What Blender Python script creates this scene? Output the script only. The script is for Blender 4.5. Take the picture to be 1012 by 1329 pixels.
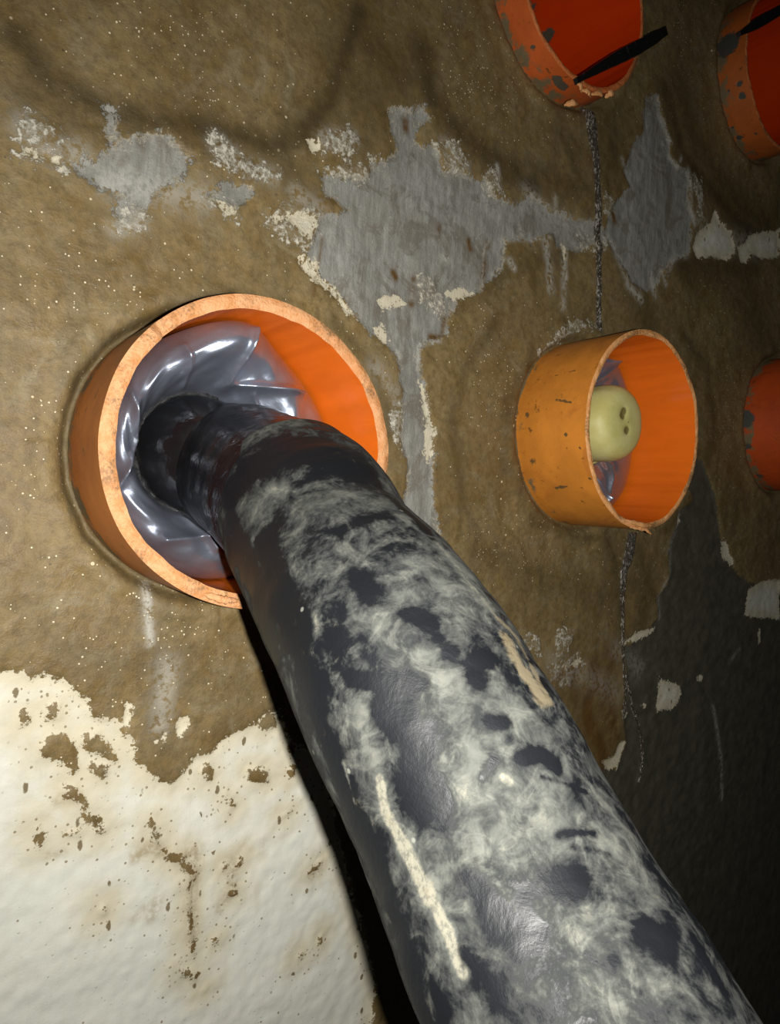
import bpy, math, random
import numpy as np
from mathutils import Vector, Matrix

for o in list(bpy.data.objects):
    bpy.data.objects.remove(o, do_unlink=True)
S = bpy.context.scene
C = S.collection
rng = np.random.default_rng(7)

# ------------------------------------------------------------------ camera
F = 862.0                       # focal length in pixels of the 1012 x 1329 frame
CAM = np.array([0.0, -0.3717, 0.0])
M = np.array([[0.79896, 0.60058, -0.03104],
              [-0.59937, 0.79944, 0.04056],
              [0.04918, -0.01380, 0.99869]])     # columns: right, forward, up
cd = bpy.data.cameras.new('camera'); cam = bpy.data.objects.new('camera', cd); C.objects.link(cam)
cd.sensor_fit = 'HORIZONTAL'; cd.sensor_width = 36.0; cd.lens = 36.0 * F / 1012.0
cd.clip_start = 0.005; cd.clip_end = 20
r, f, u = M[:, 0], M[:, 1], M[:, 2]
cam.matrix_world = Matrix(((r[0], u[0], -f[0], CAM[0]), (r[1], u[1], -f[1], CAM[1]), (r[2], u[2], -f[2], CAM[2]), (0, 0, 0, 1)))
S.camera = cam

# ------------------------------------------------------------------ world, light, exposure
w = bpy.data.worlds.new('dim_manhole'); S.world = w; w.use_nodes = True
w.node_tree.nodes['Background'].inputs[0].default_value = (0.9, 1.0, 1.0, 1)
w.node_tree.nodes['Background'].inputs[1].default_value = 0.006
ld = bpy.data.lights.new('phone_flash', 'SPOT'); lo = bpy.data.objects.new('phone_flash', ld); C.objects.link(lo)
ld.energy = 10.6; ld.spot_size = math.radians(138); ld.spot_blend = 1.0; ld.color = (1.0, 0.97, 0.90); ld.shadow_soft_size = 0.0028
lo.location = Vector(CAM + M[:, 0] * 0.0150 - M[:, 2] * 0.001 + M[:, 1] * 0.004)
aim = M[:, 1] - M[:, 0] * 0.05 - M[:, 2] * 0.03
lo.rotation_euler = Vector(aim).to_track_quat('-Z', 'Y').to_euler()
S.view_settings.view_transform = 'Standard'; S.view_settings.look = 'None'
S.view_settings.gamma = 1; S.view_settings.exposure = 0.0; S.view_settings.use_curve_mapping = False

# ------------------------------------------------------------------ helpers
def ray(px, py):
    return M @ np.array([(px - 505) / F, 1.0, (666 - py) / F])
def at(px, py, depth):                       # point at a distance along the view axis
    return CAM + ray(px, py) * depth
def on(px, py, y=0.0):                       # point on the plane of the wall (or parallel to it)
    d = ray(px, py); t = (y - CAM[1]) / d[1]
    return CAM + d * t
def pxof(P):
    v = (np.asarray(P) - CAM) @ M
    return np.stack([505 + F * v[..., 0] / v[..., 1], 666 - F * v[..., 2] / v[..., 1]], -1)

def mesh(name, V, Fc, mat=None, parent=None, smooth=True, attrs=None):
    me = bpy.data.meshes.new(name)
    V = np.asarray(V, np.float32).reshape(-1, 3)
    Fc = np.asarray(Fc, np.int32)
    n, k = Fc.shape
    me.vertices.add(len(V)); me.vertices.foreach_set('co', V.ravel())
    me.loops.add(n * k); me.loops.foreach_set('vertex_index', Fc.ravel())
    me.polygons.add(n); me.polygons.foreach_set('loop_start', np.arange(0, n * k, k, dtype=np.int32))
    me.update(calc_edges=True); me.validate()
    if smooth: me.polygons.foreach_set('use_smooth', np.ones(len(me.polygons), bool))
    if attrs:
        for a, val in attrs.items():
            at_ = me.attributes.new(a, 'FLOAT', 'POINT'); at_.data.foreach_set('value', np.asarray(val, np.float32).ravel())
    o = bpy.data.objects.new(name, me); C.objects.link(o)
    if mat: me.materials.append(mat)
    if parent:
        o.parent = parent
        o.matrix_parent_inverse = Matrix.Translation(-Vector(parent.location))
    return o
def thing(name, label, cat, loc, group=None):
    o = bpy.data.objects.new(name, None); C.objects.link(o); o.location = Vector(loc)
    o.empty_display_size = 0.02
    o['label'] = label; o['category'] = cat
    if group: o['group'] = group
    return o
def tag(o, label, cat, group=None, kind=None):
    o['label'] = label; o['category'] = cat
    if group: o['group'] = group
    if kind: o['kind'] = kind
    return o
def grid_faces(nu, nv, wrap_v=False, flip=False):
    i = np.arange(nu - 1)[:, None]; j = np.arange(nv if wrap_v else nv - 1)[None, :]
    j2 = (j + 1) % nv
    q = np.stack([i * nv + j + 0 * i, (i + 1) * nv + j, (i + 1) * nv + j2, i * nv + j2 + 0 * i], -1).reshape(-1, 4)
    return q[:, ::-1] if flip else q

def vnoise(X, Y, seed):
    g = np.random.default_rng(seed).random((257, 257))
    xi = np.floor(X).astype(int); yi = np.floor(Y).astype(int)
    fx = X - xi; fy = Y - yi; fx = fx * fx * (3 - 2 * fx); fy = fy * fy * (3 - 2 * fy)
    a = g[xi % 256, yi % 256]; b = g[(xi + 1) % 256, yi % 256]; c = g[xi % 256, (yi + 1) % 256]; d = g[(xi + 1) % 256, (yi + 1) % 256]
    return (a * (1 - fx) + b * fx) * (1 - fy) + (c * (1 - fx) + d * fx) * fy - 0.5
def fbm(X, Y, seed, oct=4, gain=.5):
    s = 0; a = 1.0
    for k in range(oct):
        s = s + a * vnoise(X * 2 ** k + 17.3 * k, Y * 2 ** k + 5.1 * k, seed + k); a *= gain
    return s
def sm(x, a, b):
    t = np.clip((x - a) / (b - a), 0, 1); return t * t * (3 - 2 * t)
def seg_d(X, Z, a, b):
    a = np.array(a); b = np.array(b); e = b - a
    t = np.clip(((X - a[0]) * e[0] + (Z - a[1]) * e[1]) / max(e @ e, 1e-12), 0, 1)
    return np.hypot(X - a[0] - t * e[0], Z - a[1] - t * e[1])

# ------------------------------------------------------------------ node helpers
class NT:
    def __init__(s, name):
        m = bpy.data.materials.new(name); m.use_nodes = True; s.m = m; s.t = m.node_tree
        s.b = s.t.nodes['Principled BSDF']; s.out = s.t.nodes['Material Output']
        s.tc = s.t.nodes.new('ShaderNodeTexCoord')
    def put(s, sock, v):
        if isinstance(v, bpy.types.NodeSocket): s.t.links.new(v, sock)
        elif v is not None:
            if isinstance(v, (tuple, list)) and len(v) == 3 and sock.type == 'RGBA': v = (*v, 1)
            sock.default_value = v
    def m_(s, op, a, b=None, c=None, clamp=False):
        n = s.t.nodes.new('ShaderNodeMath'); n.operation = op; n.use_clamp = clamp
        for i, v in enumerate((a, b, c)):
            if v is not None: s.put(n.inputs[i], v)
        return n.outputs[0]
    def obj(s, scale=(1, 1, 1)):
        n = s.t.nodes.new('ShaderNodeMapping'); n.inputs['Scale'].default_value = scale
        s.t.links.new(s.tc.outputs['Object'], n.inputs[0]); return n.outputs[0]
    def noise(s, sc, det=4, rough=.55, vec=None, dist=0):
        n = s.t.nodes.new('ShaderNodeTexNoise'); n.inputs['Scale'].default_value = sc; n.inputs['Detail'].default_value = det
        n.inputs['Roughness'].default_value = rough; n.inputs['Distortion'].default_value = dist
        s.t.links.new(vec if vec else s.tc.outputs['Object'], n.inputs['Vector']); return n.outputs[0]
    def voro(s, sc, vec=None, out=0, feat='F1'):
        n = s.t.nodes.new('ShaderNodeTexVoronoi'); n.inputs['Scale'].default_value = sc; n.feature = feat
        s.t.links.new(vec if vec else s.tc.outputs['Object'], n.inputs['Vector']); return n.outputs[out]
    def ramp(s, v, a, b, lo=0., hi=1., smooth=True):
        n = s.t.nodes.new('ShaderNodeMapRange'); n.interpolation_type = 'SMOOTHSTEP' if smooth else 'LINEAR'
        s.put(n.inputs[0], v); n.inputs[1].default_value = a; n.inputs[2].default_value = b; n.inputs[3].default_value = lo; n.inputs[4].default_value = hi
        return n.outputs[0]
    def mix(s, fac, a, b, mode='MIX'):
        n = s.t.nodes.new('ShaderNodeMix'); n.data_type = 'RGBA'; n.blend_type = mode
        s.put(n.inputs[0], fac); s.put(n.inputs[6], a); s.put(n.inputs[7], b); return n.outputs[2]
    def attr(s, name):
        n = s.t.nodes.new('ShaderNodeAttribute'); n.attribute_name = name; return n.outputs['Fac']
    def bump(s, h, dist, strength=1., prev=None):
        n = s.t.nodes.new('ShaderNodeBump'); s.put(n.inputs['Height'], h); n.inputs['Distance'].default_value = dist
        n.inputs['Strength'].default_value = strength
        if prev: s.t.links.new(prev, n.inputs['Normal'])
        return n.outputs[0]
    def set(s, **k):
        for a, v in k.items():
            s.put(s.b.inputs[a.replace('_', ' ')], v)
        return s.m

# ------------------------------------------------------------------ layout of the pipes (plane of the wall is y = 0)
R = 0.08
PIPES = dict(main=(0.1523, 0.0221, 0.0581), plug=(0.4854, 0.0684, 0.0649), top=(0.4299, 0.4212, 0.0242),
             topright=(0.7606, 0.4891, 0.0283), edge=(0.863, 0.118, 0.040))

# ------------------------------------------------------------------ traced outlines on the wall (photo crops -> photo pixels)
def c5(*p): return [(300 + a / 2.2, 100 + b / 2.2) for a, b in p]
def c4(*p): return [(a / 2, b / 2) for a, b in p]
def c6(*p): return [(a / 2, 740 + b / 2) for a, b in p]
def cr(*p): return [(720 + a / 3.466, 100 + b / 3.466) for a, b in p]
def cb(*p): return [(600 + a / 2.456, 640 + b / 2.456) for a, b in p]
def c2(*p): return [(620 + a / 2.663, 400 + b / 2.663) for a, b in p]
GREY = [
 c5((440,100),(480,95),(510,105),(545,85),(562,125),(530,150),(525,195),(580,200),(600,265),(660,280),(720,300),(740,340),(800,370),(850,340),(900,370),(925,440),(860,468),(780,465),(775,530),(740,580),(710,610),(640,640),(615,690),(610,740),(540,765),(530,800),(545,870),(560,950),(575,1040),(570,1180),(590,1330),(480,1330),(500,1110),(480,1040),(485,900),(470,800),(400,740),(360,700),(320,640),(260,590),(215,540),(230,470),(250,400),(330,388),(260,340),(255,280),(310,290),(390,290),(395,245),(440,235),(475,210),(450,160)),
 c5((880,380),(960,400),(1012,420),(1060,430),(1060,480),(980,470),(900,450)),
 cr((400,100),(450,90),(470,160),(490,230),(510,300),(515,370),(545,410),(580,430),(600,480),(590,570),(610,640),(605,720),(600,800),(530,820),(480,880),(440,960),(400,970),(340,930),(300,860),(250,780),(215,710),(230,640),(270,560),(330,500),(300,430),(340,330),(390,260)),
 cr((-40,640),(100,650),(160,650),(160,760),(100,790),(0,760)),
 c4((180,430),(250,410),(310,370),(430,350),(470,390),(500,410),(480,450),(420,490),(380,550),(330,580),(290,560),(310,520),(230,480)),
 c4((530,510),(590,480),(650,490),(650,525),(600,545),(560,530)),
 c4((270,285),(300,290),(300,370),(280,390),(270,330)),
]
CREAM = [   # mottled, half worn whitish paint
 c4((690,545),(740,540),(780,545),(828,560),(820,600),(790,640),(740,630),(700,590)),
 c4((50,380),(90,390),(160,410),(165,445),(110,420),(50,412)),
 c4((60,330),(110,310),(150,340),(160,400),(90,380)),
 c4((300,560),(350,540),(375,560),(350,600),(310,590)),
 c4((555,365),(600,395),(650,430),(720,460),(640,470),(560,440)),
 c4((830,440),(870,430),(955,440),(950,470),(890,468)),
 c4((840,350),(900,340),(930,370),(900,400),(840,400)),
 c4((530,515),(570,520),(600,540),(610,570),(560,550)),
 c5((520,570),(575,570),(600,625),(612,690),(560,665),(530,620)),
 c5((575,200),(640,190),(665,230),(640,280),(600,265)),
 c5((395,240),(440,235),(400,260)),
 c5((455,960),(485,940),(485,1060),(460,1040)),
 c5((700,290),(740,270),(770,330),(745,350)),
 cr((620,460),(650,470),(660,640),(630,640)),
 cr((215,530),(260,550),(250,640),(215,620)),
 cr((100,700),(160,730),(240,740),(200,800),(120,780)),
 c2((205,160),(255,110),(270,85),(305,45),(350,50),(405,72),(350,80),(300,95),(245,135)),
 cb((265,560),(285,545),(330,540),(375,520),(382,550),(330,558)),
 cb((285,470),(300,440),(345,440),(330,500),(300,540)),
 cb((190,460),(230,460),(240,510),(200,500)),
 cb((270,570),(350,560),(340,610),(290,620)),
]
WHITE = [
 cr((640,700),(690,660),(715,600),(735,650),(790,700),(805,790),(760,835),(700,815),(630,825),(612,770)),
 cr((812,770),(850,750),(865,715),(925,705),(1000,690),(1000,820),(915,822),(880,800),(850,842),(828,840)),
 c6((-300,250),(50,262),(75,285),(110,270),(160,285),(200,320),(238,345),(235,375),(262,395),(300,385),(322,430),(345,440),(345,490),(380,520),(400,545),(440,555),(470,530),(500,490),(540,480),(560,450),(600,425),(660,395),(690,370),(720,365),(740,430),(760,460),(830,480),(900,800),(975,1080),(962,1178),(1010,1420),(1150,3200),(-1300,3200),(-1400,330)),
 c6((455,425),(455,395),(475,380),(488,410),(465,432)),
 c6((318,395),(325,345),(338,350),(330,405)),
 c6((405,445),(425,428),(422,442)),
 c5((420,640),(440,625),(470,625),(500,650),(470,662),(440,665)),
 c5((600,612),(650,600),(685,625),(645,640),(612,635)),
 c5((400,720),(430,710),(452,755),(432,772)),
 c5((225,185),(242,190),(240,220),(222,225),(215,200)),
 c4((700,560),(760,555),(820,565),(815,605),(790,625),(770,600),(740,575),(710,585)),
 c4((765,672),(822,680),(830,720),(872,752),(890,790),(924,832),(890,812),(850,762),(820,738),(782,702)),
 c4((795,372),(822,368),(828,395),(800,405)),
 c4((978,780),(1000,768),(1014,790),(990,808)),
 c5((535,870),(552,905),(575,1000),(578,1060),(563,1110),(548,1080),(552,1000)),
 c5((940,60+420),(955,490),(950,530),(945,520)),
 c4((60,385),(95,398),(158,415),(155,438),(110,418),(62,405)),
 c4((540,520),(572,525),(602,545),(605,566),(570,550)),
 cb((622,588),(642,602),(682,615),(698,640),(684,668),(660,700),(640,690),(616,704)),
 cb((905,312),(945,285),(1010,280),(1010,405),(945,402),(898,395)),
 cb((820,150),(838,160),(850,200),(862,225),(850,235),(825,200)),
 cb((440,858),(480,842),(495,800),(515,790),(518,802),(500,850),(490,882),(452,884)),
 cb((495,482),(520,470),(545,448),(608,430),(600,452),(545,478)),
 cb((262,562),(300,552),(340,546),(375,525),(380,548),(330,556)),
 cb((500,692),(518,684),(520,715),(505,718)), cb((745,590),(756,584),(764,598),(752,604)), cb((568,680),(580,676),(578,690)),
 cb((684,70),(690,92),(684,110),(678,95)), cb((940,440),(950,440),(950,490),(940,480)),
 cb((-5,225),(20,260),(8,262)),
]
HOLES = [   # brown breaks in the white paint
 c6((100,462),(130,430),(170,432),(192,470),(200,515),(190,530),(165,500),(145,492),(105,488)),
 c6((208,430),(250,422),(282,465),(300,500),(262,482),(222,470)),
 c6((118,355),(150,345),(155,388),(120,392)),
 c6((162,562),(200,572),(212,600),(236,640),(256,652),(230,655),(206,610),(170,590)),
 c6((50,372),(66,370),(70,400),(50,410)), c6((230,505),(275,515),(270,545),(240,530)),
 c6((388,652),(402,668),(408,708),(394,702)), c6((424,728),(450,735),(478,758),(512,782),(505,802),(480,790),(455,760),(432,748)),
 c6((460,742),(478,740),(476,768)), c6((480,790),(488,800),(492,880),(496,960),(500,1012),(492,1000),(484,900)),
 c6((258,872),(268,868),(274,884),(264,898),(256,890)),
 c6((465,1035),(490,1038),(510,1050),(504,1066),(485,1060),(470,1052)),
 c6((660,400),(690,375),(715,385),(712,410),(685,418)), c6((740,430),(765,455),(755,480),(742,465)),
 c6((515,520),(535,505),(550,530),(545,548),(525,540)), c6((640,520),(690,520),(695,555),(660,550),(645,540)),
 c6((745,520),(765,510),(765,530),(750,540)), c6((580,580),(608,612),(606,620),(584,592)),
 c6((798,788),(820,760),(832,752),(820,775)), c6((770,1008),(782,996),(778,1008)), c6((822,972),(832,948),(830,970)),
 c6((586,840),(608,830),(612,845),(590,848)), c6((548,962),(560,955),(556,972)), c6((525,1090),(530,1085),(529,1096)),
 c6((730,640),(752,626),(745,636)), c6((90,650),(110,700),(104,722),(94,690)), c6((172,684),(202,678),(196,690)),
 c6((240,672),(268,670),(272,680),(250,684)), c6((570,772),(586,766),(578,782)), c6((612,770),(622,755),(618,772)),
]
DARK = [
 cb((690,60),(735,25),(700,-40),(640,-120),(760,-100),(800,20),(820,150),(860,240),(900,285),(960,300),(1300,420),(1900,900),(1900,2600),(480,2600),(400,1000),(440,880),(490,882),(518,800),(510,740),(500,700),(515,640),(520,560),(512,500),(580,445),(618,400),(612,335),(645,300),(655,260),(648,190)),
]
STAIN = [([(470,60),(510,100)], 45, .55), ([(430,150),(470,190)], 28, .4), ([(600,180),(660,215),(720,235)], 22, .5), ([(200,140),(330,190),(390,230)], 26, .35),
 ([(590,400),(660,350),(740,330)], 14, .35), ([(950,270),(900,350)], 30, .5),    # (polyline, half width in px, strength)
 (c4((40,100),(110,190),(200,260),(300,300),(420,320),(560,345),(700,385),(780,360),(850,260),(890,150),(930,40)), 22, .75),
 (c4((60,260),(200,330),(330,330),(520,370),(640,420),(740,430),(800,500)), 34, .45),
 (c5((300,-60),(360,60),(420,60)), 40, .5), (c5((540,-60),(560,60),(620,140),(700,210),(780,270),(860,310)), 24, .75),
 (c5((400,130),(380,60),(480,30)), 40, .45), (c5((700,260),(800,300),(900,320),(1012,330)), 26, .35),
 (cr((480,60),(520,200),(560,350),(640,450),(720,540),(820,660),(930,740)), 18, .7), (cr((560,60),(620,300),(800,560),(950,680)), 24, .55),
 (cr((200,180),(260,240),(230,480)), 22, .45), (cr((0,160),(80,420),(140,620)), 14, .35),
 (cr((340,960),(400,1050),(420,1150)), 20, .4), (cr((560,850),(700,870),(900,870)), 20, .55), (cr((850,900),(900,1100),(930,1300)), 40, .45),
 ([(640,420),(600,480),(585,560),(600,660),(640,740)], 10, .35), ([(430,420),(480,480),(510,560)], 10, .4), ([(300,382),(220,400),(150,440),(100,500),(84,580)], 7, .55),  # last arc paints the shaded gap ring round the main pipe
 (c6((60,60),(160,200),(280,260),(420,260),(560,300),(700,300)), 28, .22), (c6((400,240),(400,400),(430,540)), 20, .3), (c6((560,420),(650,380),(720,360)), 10, .35),
 (cb((60,180),(200,260),(330,300),(420,330),(560,300)), 24, .35), (cb((460,160),(500,330),(500,480)), 14, .55), (cb((560,200),(590,300),(560,420)), 20, .45),
 ([(690,460),(655,520),(650,600),(690,680),(760,700)], 9, .35), ([(860,690),(905,640),(925,560),(915,480),(880,430)], 9, .45),
]
RUST = [(c5((730,480),(724,540),(715,590)), 3.5, 1.), (c5((590,425),(588,460)), 3, .8), (c5((495,130),(495,155)), 4, .9), (c5((520,580),(515,650)), 4, .8), (c5((463,560),(470,575)), 4, .9), (c5((570,745),(600,750)), 4, 1.), (c5((675,470),(685,500)), 3, .8), (cr((255,620),(265,655)), 4, 1.), (c5((610,690),(600,740)), 3, .6), (c4((810,770),(835,620)), 2, .5),
        (cb((420,560),(400,640),(390,720),(430,800),(445,850)), 12, 1.), (cb((470,520),(430,600),(460,700),(480,780)), 14, .7), (cb((300,600),(340,560),(350,660)), 12, .5),
        (c6((470,745),(505,730),(500,790),(495,850),(500,960)), 8, .5), (c6((600,760),(600,830),(570,880)), 7, .45), (c6((350,745),(390,720),(420,735)), 7, .6), (c6((390,900),(405,865)), 8, .45), (c6((345,910),(375,880)), 6, .35),
        (c6((810,790),(822,780)), 7, .5), (c6((150,600),(190,590)), 7, .4), (c6((120,745),(160,735)), 5, .35), (c6((680,700),(685,745)), 4, .25), (c6((640,700),(600,760)), 3, .2)]
PALE = [(c4((60,330),(130,400),(200,400)), 18, .42), (c4((280,480),(420,500),(520,520)), 22, .42), (c4((360,580),(300,600)), 14, .4), (c4((560,380),(640,440),(700,460)), 14, .4), (c5((180,340),(240,380)), 14, .4), (c5((260,180),(340,180)), 12, .45), (c5((600,200),(660,260)), 12, .35), (c5((840,340),(900,400),(1000,440)), 16, .35), (c5((400,830),(460,900),(470,1000)), 12, .32), (cr((660,700),(760,740),(900,770)), 16, .4), (cb((280,540),(420,600),(480,640)), 16, .25), (cb((480,500),(560,560)), 14, .25),
        (c5((892,480),(900,530),(906,610)), 7, .8), (c5((948,490),(944,600),(940,660)), 6, .6), (c6((375,50),(380,110),(385,190)), 6, .8), (c6((430,250),(420,330),(415,400)), 16, .45), (cr((40,780),(42,940)), 4, .8),
        (cb((795,680),(810,760),(825,860),(825,980)), 3, .6), (cb((850,540),(880,500)), 3, .3), (cr((390,160),(410,230)), 4, .6), (cr((460,170),(500,280),(515,300)), 3, .8), (cr((480,300),(510,370),(545,412),(560,370)), 3, .8), (cr((290,380),(330,470)), 4, .7), (cr((360,280),(400,350)), 3, .6),
        (cr((590,420),(602,500),(600,600),(625,680)), 4, .8), (cr((620,460),(640,560),(632,640)), 5, .6), (cr((235,730),(270,800),(300,870),(320,940),(380,1010)), 6, .8), (cr((430,900),(440,990)), 5, .8), (cr((480,880),(490,940)), 4, .8), (cr((500,890),(530,820),(590,810)), 4, .6), (cr((320,940),(340,970)),5,.7),
        (c5((750,260),(765,330)), 4, .7), (c5((720,330),(735,400)), 3, .6), (c5((820,430),(830,460)), 4, .7), (c5((770,470),(860,468),(905,462)), 3, .6), (c5((715,600),(720,500),(735,470)), 2, .6), (c5((790,530),(800,550)), 5, .8), (c5((605,515),(612,525)), 5, .9), (c5((920,350),(925,440)), 5, .5), (c5((470,790),(478,800)),4,.9), (c5((540,765),(600,755)), 3, .7),(c5((530,770),(528,850)), 2, .6),
        (cb((690,60),(650,190)), 4, .5), (cb((655,200),(655,260),(615,330),(622,400)), 3, .5)]
SPARK = [([(250,70)], 130, .9), ([(150,385)], 90, .7), ([(60,560)], 90, .8), ([(240,800)], 110, .9), ([(130,780)], 80, .6), ([(640,520),(620,440)], 55, .7), ([(610,110),(660,140)], 70, .9), ([(900,80),(930,160),(950,240)], 55, .9), ([(940,480),(940,560)], 45, 1.), ([(880,130)], 50, .4),([(930,400)],45,.7),
         ([(640,700),(700,730)], 50, .8), ([(800,720)], 40, .5), ([(670,560)], 40, .4)]

# graded grid: finer towards the near left side
xs = [-0.30]
while xs[-1] < 1.45: xs.append(xs[-1] + (0.0016 + 0.0024 * min(1, max(0, abs(xs[-1] - .12) - .12) / .6)))
zs = [-1.0]
while zs[-1] < 0.95:
    a = abs(zs[-1] + .02); zs.append(zs[-1] + 0.0017 + 0.0035 * min(1, max(0, a - .30) / .4))
xs = np.array(xs); zs = np.array(zs)
X, Z = np.meshgrid(xs, zs, indexing='ij')
def bbox(pts, mg):
    i0, i1 = np.searchsorted(xs, [pts[:, 0].min() - mg, pts[:, 0].max() + mg]); j0, j1 = np.searchsorted(zs, [pts[:, 1].min() - mg, pts[:, 1].max() + mg])
    return slice(i0, i1), slice(j0, j1)
def clamp_pt(q):                                 # outlines that leave the seen part of the wall stay finite
    return q
def plane(poly):
    out = []
    for a, b in poly:
        a = min(a, 1120); out.append(on(a, b)[[0, 2]])
    return np.array(out)
def poly_field(polys, cut=0.02):
    A = np.full(X.shape, -cut)
    for poly in polys:
        P = plane(poly); sl = bbox(P, cut)
        x = X[sl]; z = Z[sl]
        if x.size == 0: continue
        d = np.full(x.shape, 9.0); ins = np.zeros(x.shape, bool)
        for k in range(len(P)):
            a, b = P[k], P[(k + 1) % len(P)]
            d = np.minimum(d, seg_d(x, z, a, b))
            if a[1] != b[1]:
                c = ((a[1] > z) != (b[1] > z)) & (x < (b[0] - a[0]) * (z - a[1]) / (b[1] - a[1]) + a[0]); ins ^= c
        A[sl] = np.maximum(A[sl], np.clip(np.where(ins, d, -d), -cut, cut))
    return A
def px_scale(p):                                 # metres of wall per photo pixel round a point, vertical
    return np.linalg.norm(on(p[0], p[1] + 1) - on(p[0], p[1]))
def line_field(lines):
    A = np.zeros(X.shape)
    for pts, hw, st in lines:
        P = plane(pts); wd = hw * px_scale(pts[len(pts) // 2]); sl = bbox(P, wd * 2.2)
        x = X[sl]; z = Z[sl]
        if x.size == 0: continue
        d = np.full(x.shape, 9.0)
        if len(P) == 1: d = np.hypot(x - P[0, 0], z - P[0, 1])
        for k in range(len(P) - 1): d = np.minimum(d, seg_d(x, z, P[k], P[k + 1]))
        A[sl] = np.maximum(A[sl], st * np.exp(-(d / wd) ** 2))
    return A
grey = poly_field(GREY); cream = poly_field(CREAM); dark = poly_field(DARK)
white = poly_field(WHITE); holes = poly_field(HOLES); white = np.minimum(white, -holes)
stain_gapshade = np.clip(line_field(STAIN) * 1.35, 0, 1.1); rust = line_field([(a, b * 1.25, min(1.2, c * 1.5)) for a, b, c in RUST]); pale = line_field(PALE); spark = line_field(SPARK)
# relief: smooth cement over rough paint and bare concrete
cem = 1 - np.maximum.reduce([sm(grey, -.002, .002), sm(white, -.002, .002), sm(dark, -.002, .002)])
H = 0.0016 * cem + 0.0014 * fbm(X * 22, Z * 22, 3, 4) + 0.0008 * fbm(X * 150, Z * 150, 9, 3) + 0.0012 * fbm(X * 6, Z * 6, 31, 2)
H += 0.0005 * sm(cream, -.001, .001)
gapw = np.zeros(X.shape)
hole = np.zeros(X.shape, bool)
for k, (px_, pz_, pr_) in PIPES.items():
    rr = np.hypot(X - px_, Z - pz_); ang = np.arctan2(Z - pz_, X - px_)
    hole |= rr < R - 0.0028
    wob = 0.0015 * fbm(ang * 4 + 9, rr * 0 + px_ * 10, 5, 3)
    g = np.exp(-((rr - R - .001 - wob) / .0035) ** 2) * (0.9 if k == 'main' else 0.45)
    gapw = np.maximum(gapw, g)
    H += 0.003 * np.exp(-((rr - R - .012) / .007) ** 2) * (.6 + fbm(ang * 3, rr * 40, 15, 3))
H -= 0.010 * gapw
stain_gapshade = np.maximum(stain_gapshade, gapw * .7)  # shade in the recess round each pipe is painted in with the stains
V = np.stack([X, -H, Z], -1).reshape(-1, 3)
Q = grid_faces(len(xs), len(zs), flip=False)
hm = hole.ravel(); Q = Q[~hm[Q].any(1)]
# keep the face normals towards the camera (-y)
Q = Q

# ------------------------------------------------------------------ wall material
n = NT('damp_cement_wall')
A = {k: n.attr(k) for k in ('grey', 'cream', 'white', 'dark', 'stain_gapshade', 'rust', 'pale', 'spark')}
n1 = n.noise(60, 8, .65); n2 = n.noise(260, 6, .65); n3 = n.noise(14, 5, .6); n4 = n.noise(900, 3, .6)
st = n.obj((1, 1, .22)); nv = n.noise(220, 6, .7, st); nv2 = n.noise(700, 3, .7, st)
n5 = n.noise(480, 6, .75)
wob = n.m_('ADD', n.m_('ADD', n.m_('MULTIPLY', n.m_('SUBTRACT', n1, .5), 1.5), n.m_('MULTIPLY', n.m_('SUBTRACT', n2, .5), 1.5)), n.m_('MULTIPLY', n.m_('SUBTRACT', n5, .5), .8))
def mask(a, amp=1., edge=.03, extra=None, bias=0.):
    v = n.m_('ADD', A[a], n.m_('MULTIPLY', wob, amp))
    if extra is not None: v = n.m_('ADD', v, extra)
    return n.ramp(n.m_('ADD', v, bias), -edge, edge)
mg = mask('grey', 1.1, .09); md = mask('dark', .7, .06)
mw = mask('white', .75, .035, n.m_('MULTIPLY', n.m_('SUBTRACT', nv, .5), .5))
mc = n.m_('MULTIPLY', mask('cream', 1.6, .15), n.ramp(n.m_('ADD', n.m_('MULTIPLY', n2, .5), n.m_('MULTIPLY', n5, .5)), .44, .58, .12, 1.))
cem1 = n.mix(n.ramp(n3, .35, .65), (.165, .108, .038), (.250, .175, .072))
nd_ = n.noise(28, 9, .72, dist=1.2); nrun = n.noise(45, 6, .6, n.obj((1, 1, .16)))
cem1 = n.mix(n.ramp(nd_, .50, .62, 0, .6), cem1, (.125, .078, .024))
cem1 = n.mix(n.ramp(nrun, .52, .7, 0, .5), cem1, (.095, .072, .036))
cem1 = n.mix(n.ramp(nd_, .46, .36, 0, .45), cem1, (.27, .235, .155))
cem1 = n.mix(n.ramp(n1, .3, .7), cem1, n.mix(.45, cem1, (.25, .20, .11)))
cem1 = n.mix(n.ramp(n2, .35, .75, 0, .5), cem1, (.075, .056, .028))
stn = n.m_('MULTIPLY', A['stain_gapshade'], n.ramp(n1, .25, .6, .55, 1.), clamp=True)
colr = n.mix(stn, cem1, n.mix(.85, cem1, (.046, .031, .012)))
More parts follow.
